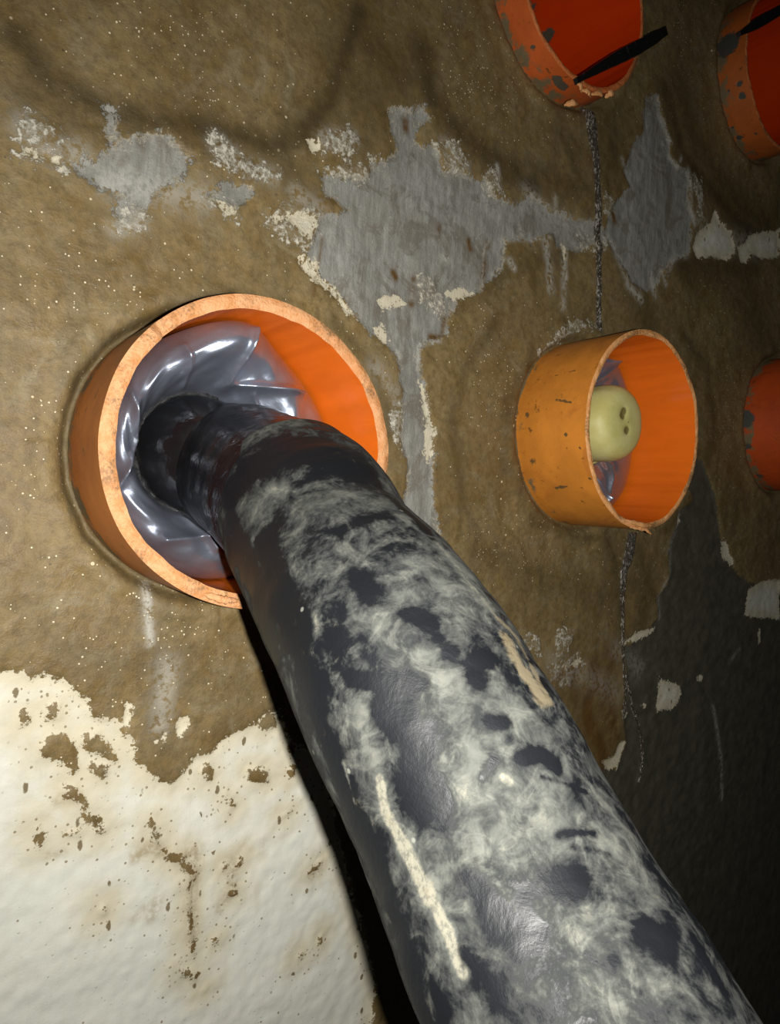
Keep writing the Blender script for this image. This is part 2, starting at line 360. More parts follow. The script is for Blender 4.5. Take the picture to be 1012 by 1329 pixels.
# sand grains
v1 = n.voro(260); vc = n.voro(260, out=1); sep = n.t.nodes.new('ShaderNodeSeparateColor'); n.t.links.new(vc, sep.inputs[0])
sparkd = n.m_('ADD', n.m_('MULTIPLY', A['spark'], .16), .015)
sz = n.m_('MULTIPLY', n.m_('POWER', sep.outputs[1], 3.), .34)
grain = n.m_('MULTIPLY', n.ramp(n.m_('SUBTRACT', v1, sz), -.03, .05, 1, 0), n.m_('LESS_THAN', sep.outputs[0], sparkd))
grain = n.m_('MULTIPLY', grain, n.ramp(A['stain_gapshade'], .2, .7, 1, .3))
colr = n.mix(grain, colr, (.62, .52, .34))
v2 = n.voro(620); vc2 = n.voro(620, out=1); sep2 = n.t.nodes.new('ShaderNodeSeparateColor'); n.t.links.new(vc2, sep2.inputs[0])
clus = n.ramp(n.m_('ADD', n.m_('MULTIPLY', nd_, .6), n.m_('MULTIPLY', n1, .4)), .42, .6, .25, 1.)
g2 = n.m_('MULTIPLY', n.ramp(n.m_('SUBTRACT', v2, n.m_('MULTIPLY', sep2.outputs[1], .3)), 0., .12, 1, 0), n.m_('LESS_THAN', sep2.outputs[0], n.m_('MULTIPLY', clus, n.m_('ADD', n.m_('MULTIPLY', A['spark'], .34), .06))))
g2 = n.m_('MULTIPLY', g2, n.ramp(A['stain_gapshade'], .2, .7, 1, .3))
colr = n.mix(n.m_('MULTIPLY', g2, .9), colr, (.78, .68, .48)); grain = n.m_('MAXIMUM', grain, g2)
darkg = n.m_('MULTIPLY', n.ramp(v1, .08, .2, 1, 0), n.m_('GREATER_THAN', sep.outputs[0], .95))
colr = n.mix(n.m_('MULTIPLY', darkg, .7), colr, (.05, .04, .03))
gc = n.mix(n.ramp(nv, .3, .7), (.20, .198, .180), (.34, .338, .315)); gc = n.mix(n.ramp(nv2, .5, .75, 0, .5), gc, (.40, .41, .41)); gc = n.mix(n.ramp(n1, .62, .72, 0, .7), gc, (.12, .10, .08))
gc = n.mix(n.ramp(n3, .35, .7, 0, .35), gc, (.21, .19, .15))
gc = n.mix(n.ramp(nrun, .5, .66, 0, .4), gc, (.13, .13, .115)); gc = n.mix(n.ramp(nd_, .50, .60, 0, .6), gc, (.15, .13, .10)); gc = n.mix(n.ramp(n5, .60, .68, 0, .6), gc, (.48, .47, .44)); gc = n.mix(n.ramp(n5, .38, .32, 0, .6), gc, (.09, .085, .075))
gedge = n.m_('ABSOLUTE', n.m_('ADD', A['grey'], n.m_('MULTIPLY', wob, 1.1)))
gm2 = n.m_('MULTIPLY', n.ramp(n.m_('ADD', gedge, n.m_('MULTIPLY', n.m_('SUBTRACT', n2, .5), 1.2)), .0, .14, .85, 0), n.ramp(nd_, .44, .52, 0, 1))
colr = n.mix(mg, colr, gc)
colr = n.mix(gm2, colr, n.mix(n2, (.36, .33, .26), (.55, .52, .44)))
colr = n.mix(mc, colr, n.mix(n.ramp(n2, .3, .7), (.30, .26, .18), (.60, .57, .48)))
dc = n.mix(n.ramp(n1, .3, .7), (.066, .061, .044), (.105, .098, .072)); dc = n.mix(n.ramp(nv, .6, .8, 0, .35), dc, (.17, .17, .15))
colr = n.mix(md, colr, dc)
colr = n.mix(n.m_('MULTIPLY', n.m_('MULTIPLY', A['rust'], n.ramp(n1, .3, .55)), n.m_('SUBTRACT', 1., mw)), colr, (.115, .062, .018))
wc = n.mix(n.ramp(n3, .3, .7), (.74, .735, .66), (.69, .70, .63)); wc = n.mix(n.ramp(nv, .35, .75, 0, .30), wc, (.62, .60, .50))
wc = n.mix(n.ramp(n.m_('ADD', A['white'], n.m_('MULTIPLY', n.m_('SUBTRACT', nd_, .5), 3.)), 0., 2., .7, 0.), wc, (.58, .50, .33))
wc = n.mix(n.m_('MULTIPLY', A['rust'], n.ramp(n2, .3, .6)), wc, (.36, .29, .18))
spv = n.voro(120, n.obj((1, 1, .5))); spc = n.voro(120, n.obj((1, 1, .5)), out=1); sp2 = n.t.nodes.new('ShaderNodeSeparateColor'); n.t.links.new(spc, sp2.inputs[0])
chip = n.m_('MULTIPLY', n.ramp(n.m_('ADD', spv, n.m_('MULTIPLY', n2, .3)), .28, .34, 1, 0), n.m_('LESS_THAN', sp2.outputs[0], n.ramp(A['white'], .2, 1.9, .5, .02)))
wc = n.mix(chip, wc, (.20, .155, .09))
s3 = n.voro(330); s3c = n.voro(330, out=1); sp3 = n.t.nodes.new('ShaderNodeSeparateColor'); n.t.links.new(s3c, sp3.inputs[0])
chip3 = n.m_('MULTIPLY', n.ramp(n.m_('ADD', s3, n.m_('MULTIPLY', n5, .4)), .40, .48, 1, 0), n.m_('LESS_THAN', sp3.outputs[0], n.m_('MULTIPLY', n.ramp(A['white'], .1, 1.95, .55, .025), n.ramp(nd_, .40, .58, .15, 1.))))
wc = n.mix(n.m_('MULTIPLY', chip3, .85), wc, (.24, .19, .11))
wc = n.mix(n.m_('MULTIPLY', n.ramp(nd_, .54, .66), n.ramp(A['white'], .3, 1.95, .5, .12)), wc, (.50, .46, .34))
colr = n.mix(mw, colr, wc)
pl = n.m_('MULTIPLY', n.m_('MULTIPLY', A['pale'], n.ramp(n2, .38, .55)), n.m_('SUBTRACT', 1., mw), clamp=True)
colr = n.mix(pl, colr, (.50, .49, .44))
h = n.m_('ADD', n.m_('MULTIPLY', mw, .5), n.m_('MULTIPLY', n.m_('ADD', n.m_('MULTIPLY', n2, .9), n.m_('MULTIPLY', n4, .45)), n.ramp(mw, 0, 1, 1., .45)))
h = n.m_('ADD', h, n.m_('MULTIPLY', mg, n.m_('ADD', n.m_('MULTIPLY', nv, 1.2), -1.2)))
h = n.m_('ADD', h, n.m_('MULTIPLY', n.m_('ADD', grain, mc), .5))
rgh = n.mix(md, n.mix(mw, n.ramp(n1, .3, .7, .42, .62), (.62, .62, .62)), (.40, .40, .40))
n.set(Base_Color=colr, Roughness=rgh, Normal=n.bump(h, .0007, .8), Specular_IOR_Level=.35)
wall = mesh('wall_back', V, Q, n.m, attrs={k: np.clip(v * (100 if k in ('grey', 'cream', 'white', 'dark') else 1), -2, 2).ravel() for k, v in dict(grey=grey, cream=cream, white=white, dark=dark, stain_gapshade=stain_gapshade, rust=rust, pale=pale, spark=spark).items()})
wall['kind'] = 'structure'
wall['label'] = 'damp cement wall with flaking white, grey and dark paint round the ducts'

# ------------------------------------------------------------------ painting blobs on a mesh: each blob sits at a real point of the surface
def front_point(P, N, px, py):
    q = pxof(P); d = np.hypot(q[:, 0] - px, q[:, 1] - py)
    face = ((CAM - P) * N).sum(1) > 0
    return P[np.argmin(d + (~face) * 1e4)]
def blobs(P, N, lst, f=F):
    A = np.zeros(len(P))
    for b in lst:
        pts, hw, st = b
        W = [front_point(P, N, a, c) for a, c in pts]
        dep = (W[0] - CAM) @ M[:, 1]; wd = hw * dep / F
        d = np.full(len(P), 9.)
        if len(W) == 1: d = np.linalg.norm(P - W[0], axis=1)
        for k in range(len(W) - 1):
            a, e = W[k], W[k + 1] - W[k]; t = np.clip(((P - a) @ e) / max(e @ e, 1e-12), 0, 1)
            d = np.minimum(d, np.linalg.norm(P - a - t[:, None] * e, axis=1))
        A = np.maximum(A, st * np.exp(-(d / wd) ** 2))
    return A

# ------------------------------------------------------------------ pipe materials
def orange(name, outer, inner, dirtc=(.085, .050, .018)):
    n = NT(name)
    a = n.noise(40, 6, .6); b = n.noise(300, 5, .65); s = n.noise(120, 5, .6, n.obj((1, .25, 1)))
    inn = n.attr('inside'); drt = n.attr('dirt')
    co = n.mix(n.ramp(a, .3, .7), outer, tuple(c * .8 for c in outer))
    co = n.mix(n.ramp(n.noise(22, 7, .7, dist=1), .52, .66, 0, .5), co, (outer[0] * .62, outer[1] * .55, outer[2] * .8)); co = n.mix(n.ramp(n.noise(90, 8, .75), .60, .66, 0, .8), co, (.10, .045, .012))
    co = n.mix(n.ramp(b, .58, .75, 0, .55), co, (outer[0] * .5, outer[1] * .45, outer[2] * .6))
    ci = n.mix(n.ramp(s, .35, .75, 0, .35), inner, tuple(c * .75 for c in inner))
    col = n.mix(inn, co, ci)
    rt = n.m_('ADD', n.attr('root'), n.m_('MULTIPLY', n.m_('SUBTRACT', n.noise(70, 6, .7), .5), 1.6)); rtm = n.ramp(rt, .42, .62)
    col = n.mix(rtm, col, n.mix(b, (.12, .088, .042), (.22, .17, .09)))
    dm = n.ramp(n.m_('ADD', drt, n.m_('MULTIPLY', n.m_('SUBTRACT', b, .5), .8)), .38, .55)
    col = n.mix(dm, col, n.mix(b, dirtc, tuple(min(1, c * 2) for c in dirtc)))
    bh = n.m_('ADD', n.m_('MULTIPLY', b, .5), dm)
    n.set(Base_Color=col, Roughness=n.mix(inn, (.5, .5, .5), (.28, .28, .28)), Normal=n.bump(bh, .0004, .5), Specular_IOR_Level=.45)
    return n.m
def rimmat(name, ca, cb_):
    n = NT(name); a = n.noise(160, 7, .7); b = n.noise(700, 4, .6); d = n.noise(35, 5, .6)
    col = n.mix(n.ramp(a, .35, .65), ca, cb_); col = n.mix(n.ramp(n.m_('ADD', n.m_('MULTIPLY', d, .7), n.m_('MULTIPLY', b, .3)), .51, .62, 0, .75), col, (.17, .10, .045))
    n.set(Base_Color=col, Roughness=.6, Normal=n.bump(n.m_('ADD', a, b), .0008, .9)); return n.m
ORM = orange('orange_plastic', (.62, .20, .035), (.86, .17, .012))
ORP = orange('amber_plastic', (.66, .24, .030), (.82, .17, .012))
ORT = orange('underlit_orange_plastic', (.60, .12, .022), (.62, .045, .003), (.06, .05, .035))  # this and the next two: same orange plastic, reddened to show weaker light
ORG = orange('grimy_underlit_plastic', (.50, .07, .010), (.60, .045, .003), (.045, .045, .038))
ORE = orange('dirty_underlit_plastic', (.48, .12, .02), (.60, .045, .003), (.045, .042, .035))
RM = rimmat('sawn_orange_edge', (.52, .22, .075), (.62, .32, .15)); RP = rimmat('sawn_amber_edge', (.70, .30, .09), (.80, .42, .18)); RT = rimmat('sawn_underlit_edge', (.55, .14, .03), (.65, .2, .06))  # the last edge is reddened for the weaker light as well

def pipe(key, label, mo, mr, th=0.0066, seed=1, dirt=(), ragged=.0008, notch=None, group='orange plastic duct pipes set in the wall', tilt=(0, 0), rootw=.55):
    cx, cz, pr = PIPES[key]
    t = thing('duct_pipe', label, 'pipe', (cx, 0, cz), group)
    n_ = 288; a = np.linspace(0, 2 * np.pi, n_, endpoint=False); ca, sa = np.cos(a), np.sin(a)
    edge = -pr + ragged * fbm(np.cos(a) * 3 + 20, np.sin(a) * 3 + 20, seed, 4) + tilt[0] * ca + tilt[1] * sa
    if notch:
        for na, nw, nd in notch: edge = edge + nd * np.exp(-((np.angle(np.exp(1j * (a - na)))) / nw) ** 2)
    ro = R + .0006 * fbm(ca * 2 + 9, sa * 2 + 9, seed + 9, 3)
    ri = ro - th - .0012 * fbm(ca * 5 + 30, sa * 5 + 30, seed + 4, 4)
    back = 0.26
    ys_o = np.linspace(0, 1, 40)[:, None]; yo = edge[None] * (1 - ys_o) + (.05) * ys_o
    Po = np.stack([cx + ro * ca + 0 * yo, yo, cz + ro * sa + 0 * yo], -1)
    ys_i = np.linspace(0, 1, 60)[:, None] ** 1.3; yi = edge[None] * (1 - ys_i) + back * ys_i
    Pi = np.stack([cx + ri * ca + 0 * yi, yi, cz + ri * sa + 0 * yi], -1)
    no, ni = Po.shape[0], Pi.shape[0]
    # shell: outer skin, inner skin, and the closing wall far inside the duct
    Vs = np.concatenate([Po.reshape(-1, 3), Pi.reshape(-1, 3), [[cx, back, cz]]])
    fo = grid_faces(no, n_, True, flip=True); fi = grid_faces(ni, n_, True) + no * n_
    last = no * n_ + (ni - 1) * n_; cidx = len(Vs) - 1
    j = np.arange(n_); fc = np.stack([last + j, last + (j + 1) % n_, np.full(n_, cidx), np.full(n_, cidx)], 1)
    Q = np.concatenate([fo, fi])
    Nn = np.concatenate([np.tile(np.stack([ca, 0 * ca, sa], -1), (no, 1)), -np.tile(np.stack([ca, 0 * ca, sa], -1), (ni, 1)), [[0, -1, 0]]])
    ins = np.concatenate([np.zeros(no * n_), np.ones(ni * n_ + 1)])
    D = blobs(Vs, Nn, dirt) if dirt else np.zeros(len(Vs))
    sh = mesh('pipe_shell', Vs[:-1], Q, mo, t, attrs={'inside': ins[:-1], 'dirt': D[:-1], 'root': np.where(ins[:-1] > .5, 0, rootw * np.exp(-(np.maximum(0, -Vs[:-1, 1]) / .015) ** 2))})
    # sawn face between the skins, slightly domed and chipped
    k = np.linspace(0, 1, 7)[:, None]
    rr = ro * (1 - k) + ri * k
    yy = edge[None] - .0009 * np.sin(np.pi * k) - .0008 * fbm(ca * 25 + 50 + 0 * k, sa * 25 + 50 + k * 3, seed + 3, 3)
    yy[0] = edge; yy[-1] = edge
    Vr = np.stack([cx + rr * ca, yy, cz + rr * sa], -1).reshape(-1, 3)
    mesh('cut_rim', Vr, grid_faces(7, n_, True), mr, t)
    bb = np.stack([cx + (ro - th) * ca, np.full(n_, back), cz + (ro - th) * sa], -1)
    kk = np.linspace(1, 0, 8)[:, None, None]; cc = np.array([cx, back - .004, cz])
    mesh('end_stop', (cc + (bb - cc)[None] * kk).reshape(-1, 3), grid_faces(8, n_, True), mo, t, attrs={'inside': np.ones(8 * n_), 'dirt': np.zeros(8 * n_)})
    return t

def ang_at(key, px, py, y=None):
    cx, cz, pr = PIPES[key]; q = on(px, py, -pr if y is None else y); return math.atan2(q[2] - cz, q[0] - cx)
p_main = pipe('main', 'large orange duct pipe with the thick black cable coming out of it', ORM, RM, .0072, 3,
     dirt=[([(110, 500), (100, 560), (105, 620)], 9, .35), ([(150, 470), (190, 432)], 8, .7), ([(100,640),(130,705)], 8, .5), ([(300,774),(285,770)],3,.5)], ragged=.0016, notch=[(ang_at('main', 207, 424), .035, .004)])
p_plug = pipe('plug', 'orange duct pipe right of the cable, closed by a yellow-green plug', ORP, RP, .0048, 11, rootw=.36,
     dirt=[([(735, 566)], 4, .8), ([(752, 584)], 4, .7), ([(720, 520), (740, 524)], 3, .6), ([(720, 634), (735, 632)], 4, .6), ([(745, 430), (790, 432)], 8, .7), ([(762, 622)], 3, .8), ([(688, 470), (684, 540)], 5, .6), ([(684,560),(700,552),(690,600)], 7, .55), ([(720,490),(745,484)],3,.5), ([(700,680),(740,684)],6,.5)], ragged=.0012)
p_top = pipe('top', 'dim orange duct pipe at the top edge dripping water', ORT, RT, .0045, 21,
     dirt=[([(698, 60), (712, 45)], 9, .9), ([(722, 105), (730, 115)], 8, .9), ([(680, 65), (690, 62)], 5, .6), ([(682,95),(690,80)],3,.6), ([(705, 80)], 5, .5), ([(668, 20), (690, 10)], 10, .6)], ragged=.001)
p_tr = pipe('topright', 'dim orange duct pipe with flaking grey cement in the top right corner', ORE, RT, .0045, 31,
     dirt=[([(945, 60), (955, 85)], 16, 1.), ([(960, 110), (962, 140), (958, 180)], 5, .8), ([(962, 125)], 6, .8), ([(945, 120)], 3, .7), ([(957, 200)], 5, .7), ([(949, 168)], 3, .8), ([(975,180),(980,175)],2,.9)], ragged=.0012)
p_ed = pipe('edge', 'orange duct pipe smeared with dark grey cement at the right edge', ORG, RT, .0045, 41,
     dirt=[([(966, 545), (978, 540)], 13, 1.), ([(970, 580), (968, 600)], 6, .7), ([(968, 500)], 4, .6), ([(985, 620)], 8, .6)], ragged=.0012)

# torn shreds and burrs on rims
def shred(name, P, width, mat, parent, seed, nl=14):
    P = np.array(P); g = np.random.default_rng(seed)
    t = np.linspace(0, 1, nl)[:, None]; k = t * (len(P) - 1); i = np.minimum(k.astype(int), len(P) - 2)[:, 0]; c = P[i] + (P[i + 1] - P[i]) * (k - i[:, None])
    nv = 8; a = np.linspace(0, 2 * np.pi, nv, endpoint=False)
    tan = np.gradient(c, axis=0); tan /= np.linalg.norm(tan, axis=1)[:, None] + 1e-9
    up = np.array([0, -1, .2]); s = np.cross(tan, up); s /= np.linalg.norm(s, axis=1)[:, None]; b = np.cross(s, tan)
    w_ = width * (np.sin(np.pi * np.clip(t, .04, .96)) ** .6) * (.7 + .6 * g.random((nl, 1)))
    V = c[:, None] + s[:, None] * (np.cos(a)[None, :, None] * w_[:, None]) + b[:, None] * (np.sin(a)[None, :, None] * w_[:, None] * .45)
    return mesh(name, V.reshape(-1, 3), grid_faces(nl, nv, True), mat, parent)
def rimpt(key, px, py, out=0.): q = on(px, py, -PIPES[key][2]); q[1] -= out; return q
shred('torn_shred', [rimpt('plug', 808, 676, .001), rimpt('plug', 828, 683, .004), rimpt('plug', 845, 683, .002)], .0022, RP, p_plug, 1)
shred('torn_shred', [rimpt('plug', 815, 686, .001), rimpt('plug', 832, 688, .003), rimpt('plug', 838, 694, .004)], .0018, RP, p_plug, 2)
shred('torn_shred', [rimpt('main', 262, 772, .001), rimpt('main', 285, 779, .002), rimpt('main', 308, 781, .001)], .0022, RM, p_main, 3)
for i, (a, b, c, d) in enumerate([(745, 108, 752, 122), (752, 118, 764, 128), (766, 124, 780, 126), (784, 128, 792, 122), (731, 138, 747, 137)]):
    shred('torn_shred', [rimpt('top', a, b, .0), rimpt('top', (a + c) / 2, (b + d) / 2 - 1, .003), rimpt('top', c, d, .001)], .0026, RP, p_top, 10 + i)

# ------------------------------------------------------------------ inflated sealing bladders
def filmmat(name, base, rough=.2):
    n = NT(name); a = n.noise(35, 5, .55, dist=.6); b = n.noise(160, 4, .6)
    col = n.mix(n.ramp(a, .3, .7), base, tuple(c * .7 for c in base))
    n.set(Base_Color=col, Metallic=.75, Roughness=n.ramp(a, .3, .7, rough, rough + .14), Normal=n.bump(n.m_('ADD', a, n.m_('MULTIPLY', b, .15)), .003, .35), Coat_Weight=1., Coat_Roughness=.10)
    return n.m
FILM = filmmat('grey_foil_film', (.33, .37, .47), .30)
def bladder(key, name_label, inner_c, inner_r, y_in, y_out_fn, bulge, creases, label, seed, rin=.0073):
    cx, cz, pr = PIPES[key]
    t = thing('sealing_bladder', label, 'seal', (cx, 0, cz), 'inflatable foil seals inside the ducts')
    na, nt_ = 420, 110
    a = np.linspace(0, 2 * np.pi, na, endpoint=False)[:, None]; k = np.linspace(0, 1, nt_)[None]
    Ro = R - rin - .0015
    ox, oz = cx + Ro * np.cos(a), cz + Ro * np.sin(a); ix, iz = inner_c[0] + inner_r * np.cos(a), inner_c[1] + inner_r * np.sin(a)
    x = ox * (1 - k) + ix * k; z = oz * (1 - k) + iz * k
    yo = y_out_fn(a)
    prof = np.sin(np.pi * np.clip(k, 0, 1)) ** .75
    pleat = .0016 * np.sin(a * 13 + 2 * np.sin(a * 3 + seed)) * (k ** 1.2) * (1 - .3 * k) + .0013 * np.sin(a * 7 + seed) * (1 - k)
    y = yo * (1 - k) + y_in * k - bulge * prof * (1 + .35 * fbm(np.cos(a) * 1.5 + 20 + 0 * k, np.sin(a) * 1.5 + 20 + k * 2, seed, 3)) + .4 * pleat * np.minimum(1, 8 * (1 - k)) 
    for (p0, p1, wpx, hh) in creases:
        A0, A1 = on(*p0, -.02)[[0, 2]], on(*p1, -.02)[[0, 2]]
        d = seg_d(x, z, A0, A1); wd = wpx * .0005
        y = y - hh * np.exp(-np.abs(d / wd) ** 1.4) * np.minimum(1, np.sin(np.pi * k) * 3)
    V = np.stack([x, y, z], -1).reshape(-1, 3)
    mesh('foil_film', V, grid_faces(na, nt_, flip=True).reshape(-1, 4), FILM, t) if False else None
    Q = grid_faces(na, nt_)
    j = np.arange(nt_ - 1); lst = (na - 1) * nt_
    seam = np.stack([lst + j, j, j + 1, lst + j + 1], 1)
    mesh('foil_film', V, np.concatenate([Q, seam])[:, ::-1], FILM, t)
    return t
core_c = on(240, 590, .0)[[0, 2]]
def yo_main(a):
    return -.004 - .030 * np.exp(-(np.angle(np.exp(1j * (a - 1.65))) / .45) ** 2) - .004 * np.cos(a * 3)
bl = bladder('main', '', (core_c[0] + .003, core_c[1]), .033, -.002, yo_main, .024,
    [((318, 408), (290, 502), 5, .007), ((386, 512), (296, 503), 5, .007), ((160, 505), (180, 570), 5, .006), ((178, 575), (145, 640), 4, .005), ((225, 455), (240, 505), 3, .003), ((205, 700), (285, 693), 7, .006), ((240, 668), (275, 712), 4, .004), ((325, 515), (345, 550), 3, .003), ((300, 398), (318, 402), 8, .003)],
    'wrinkled grey foil bladder sealing round the black cable', 5)

# ------------------------------------------------------------------ cable
def catmull(P, n_):
    P = np.array(P, float); P = np.vstack([2 * P[0] - P[1], P, 2 * P[-1] - P[-2]]); out = []
    m = len(P) - 3
    for s in np.linspace(0, m, n_):
        i = min(int(s), m - 1); t = s - i; a, b, c, d = P[i:i + 4]
        out.append(.5 * ((2 * b) + (c - a) * t + (2 * a - 5 * b + 4 * c - d) * t * t + (3 * b - a - 3 * c + d) * t ** 3))
    return np.array(out)
def tube(path, rad, nv, cap=True, lump=None):
    path = np.array(path); tan = np.gradient(path, axis=0); tan /= np.linalg.norm(tan, axis=1)[:, None]
    s = np.cross(tan[0], [0, 0, 1.]); s /= np.linalg.norm(s); S_ = []
    for t in tan:
        s = s - (s @ t) * t; s /= np.linalg.norm(s); S_.append(s)
    S_ = np.array(S_); B = np.cross(tan, S_)
    a = np.linspace(0, 2 * np.pi, nv, endpoint=False)
    Nn = S_[:, None] * np.cos(a)[None, :, None] + B[:, None] * np.sin(a)[None, :, None]
    rr = rad[:, None] * np.ones((1, nv))
    if lump is not None: rr = rr + lump
    return path[:, None] + Nn * rr[..., None], Nn, a
cen0 = np.array([core_c[0] + .003, 0., core_c[1]])
Pc = catmull([np.append(cen0 + (0, .09, 0), .032), np.append(cen0 + (0, .04, 0), .032), np.append(cen0, .0325), np.append(at(288, 604, .385), .0355), np.append(at(330, 622, .358), .0385), np.append(at(392, 664, .326), .0395)], 160)
uu, aa = np.meshgrid(np.linspace(0, 1, 160), np.linspace(0, 2 * np.pi, 128, endpoint=False), indexing='ij')
lump = .0014 * fbm(uu * 12 + 10, np.cos(aa) * 1.5 + 10, 5, 3)
Vc, Nc, _ = tube(Pc[:, :3], Pc[:, 3], 128, lump=lump)
n = NT('glossy_black_rubber'); a_ = n.noise(45, 5, .6); b_ = n.noise(400, 4, .6); c_ = n.noise(18, 4, .6)
n.set(Base_Color=n.mix(n.ramp(c_, .5, .7), (.006, .006, .007), (.014, .013, .012)), Roughness=n.ramp(a_, .3, .7, .10, .26), Normal=n.bump(n.m_('ADD', a_, n.m_('MULTIPLY', b_, .08)), .004, .35), Specular_IOR_Level=.6)
GLOSS = n.m
cab = thing('black_cable', 'thick dusty black cable running from the left duct to the lower right', 'cable', at(388, 655, .33))
mesh('inner_core', Vc.reshape(-1, 3), grid_faces(160, 128, True), GLOSS, cab)
# sealant bead where the core leaves the bladder
n = NT('black_sealant'); a_ = n.noise(300, 5, .6)
n.set(Base_Color=(.008, .008, .009), Roughness=.22, Normal=n.bump(a_, .003, 1.)); BEAD = n.m
na = 240; a = np.linspace(0, 2 * np.pi, na); k = np.linspace(0, 2 * np.pi, 14, endpoint=False)
g1 = fbm(a[:, None] * 8, 0 * k[None] + k[None], 77, 4)
rb = (.0036 + .003 * g1); Rb = .0335 + .0012 * fbm(a * 3, a * 0, 4, 3)[:, None]
Vb = np.stack([core_c[0] + .003 + (Rb + rb * np.cos(k)) * np.cos(a)[:, None], -.003 + rb * np.sin(k) + 0 * a[:, None], core_c[1] + (Rb + rb * np.cos(k)) * np.sin(a)[:, None]], -1)
mesh('sealant_bead', Vb.reshape(-1, 3), grid_faces(na, 14, True), BEAD, bl)

SL = [(374, 636, .340, .0395), (392, 664, .326, .0415), (433, 736, .289, .0415), (498, 826, .252, .0415), (583, 981, .224, .0415), (655, 1125, .206, .0410), (792, 1402, .168, .0390), (915, 1650, .140, .039)]
pts = [np.append(at(a, b, c), d) for a, b, c, d in SL]
dd = (pts[-1] - pts[-2]); dd[3] = 0; dd /= np.linalg.norm(dd)
pts += [pts[-1] + dd * .06, pts[-1] + dd * .14]
NS, NV = 620, 300
Ps = catmull(pts, NS)
seglen = np.concatenate([[0], np.cumsum(np.linalg.norm(np.diff(Ps[:, :3], axis=0), axis=1))])
uu = seglen[:, None] * np.ones((1, NV)); aa = np.linspace(0, 2 * np.pi, NV, endpoint=False)[None] * np.ones((NS, 1))
cx_, sx_ = np.cos(aa), np.sin(aa)
lump = .0016 * fbm(uu * 28 + 3, cx_ * 1.2 + 10, 51, 3) + .0016 * fbm(uu * 28 + 30, sx_ * 1.2 + 10, 61, 3) + .0004 * fbm(uu * 160, aa * 5, 71, 2) * np.abs(sx_)
lump *= sm(uu, 0, .02) * .9 + .1
Vs, Ns, _ = tube(Ps[:, :3], Ps[:, 3], NV, lump=lump)
# rolled lip at the start: rings folding inwards
lip = []
tan0 = (Ps[1, :3] - Ps[0, :3]); tan0 /= np.linalg.norm(tan0)
for q in np.linspace(0, 1, 8):
    th_ = q * np.pi / 2
    lip.append(Vs[0] - Ns[0] * (.0045 * (1 - np.cos(th_)) * 1.0) - tan0 * (.0035 * np.sin(th_)))
lip = np.array(lip)[::-1]
Vall = np.concatenate([lip, Vs[1:]]); Nall = np.concatenate([np.repeat(Ns[:1], 8, 0), Ns[1:]])
nr = Vall.shape[0]; Pf = Vall.reshape(-1, 3); Nf = Nall.reshape(-1, 3)
darkb = blobs(Pf, Nf, [([(583, 847)], 13, 1.2), ([(618, 858), (638, 858)], 11, 1.2), ([(612, 880), (622, 892)], 11, 1.), ([(634, 937), (654, 937)], 10, 1.3), ([(535, 800), (558, 812)], 12, 1.), ([(570, 830)], 9, 1.),
    ([(672, 985), (700, 982), (722, 998)], 10, 1.1), ([(540, 985), (548, 1015), (555, 1035)], 30, 1.3), ([(505, 925), (530, 960)], 24, 1.2), ([(455, 880), (500, 888), (545, 890)], 12, 1.1), ([(720, 1145), (750, 1150)], 24, .9),
    ([(470, 755), (480, 775)], 16, .9), ([(430, 800), (440, 860)], 20, .7), ([(722, 1084), (768, 1082)], 6, .9), ([(640, 1190), (690, 1210)], 26, .8), ([(620, 1150)], 22, .8), ([(845, 1212), (858, 1230)], 18, .9),
    ([(400, 890), (440, 1010), (475, 1100), (520, 1230), (550, 1330)], 24, 1.0), ([(340, 700), (370, 800), (410, 890)], 26, .9), ([(300, 640), (340, 600), (400, 585), (460, 610)], 32, 1.3), ([(300, 690), (330, 760), (350, 830)], 24, 1.2), ([(480, 620), (560, 700)], 8, .8), ([(500, 670), (440, 690)], 14, .7), ([(600, 1240), (640, 1290)], 20, .7),
    ([(640, 990), (625, 1010)], 9, .8), ([(660, 960)], 7, .6), ([(800, 1250)], 12, .5), ([(560, 1280), (575, 1310)], 14, .6), ([(940, 1290), (900, 1220)], 10, .6), ([(490, 870), (470, 830)], 14, .5), ([(710,780),(650,800)], 5, .3), ([(760,1030),(700,1010)],3,.6), ([(790,1110),(740,1100)],4,.4), ([(830,1290),(760,1240)],3,.6)])
light = blobs(Pf, Nf, [([(492, 1012), (500, 1055)], 11, 1.3), ([(505, 1065), (530, 1115), (555, 1165)], 15, 1.3), ([(560, 1170), (580, 1215), (600, 1265)], 12, 1.2), ([(445, 990), (455, 1030), (466, 1070)], 4, .9), ([(652, 1012), (662, 1018)], 9, 1.1), ([(408, 800), (412, 820)], 8, .8),
    ([(600, 1030), (700, 1060), (660, 1090)], 42, .55), ([(650, 920), (700, 960)], 22, .5), ([(600, 780), (560, 900)], 24, .45), ([(540, 850), (480, 830)], 24, .4), ([(760, 1180), (720, 1250), (780, 1290)], 34, .6), ([(420, 650), (450, 640), (520, 670)], 16, .5), ([(560, 700), (600, 750), (640, 800)], 10, .8),
    ([(540, 730), (590, 780)], 12, .5), ([(640, 1290), (620, 1320)], 26, .6), ([(480, 950), (470, 920)], 14, .5), ([(380, 640), (345, 635)], 8, .7), ([(470, 980), (480, 940)], 10, .4), ([(820, 1150), (840, 1180)], 16, .4), ([(600, 960), (610, 1010)], 16, .4)])
tanb = blobs(Pf, Nf, [([(655, 830), (675, 870), (700, 905)], 16, 1.2), ([(640, 800), (670, 830), (712, 912)], 8, 1.1), ([(700, 910)], 14, 1.), ([(500, 1060), (560, 1180)], 5, .5)])
n = NT('dusty_black_sheath')
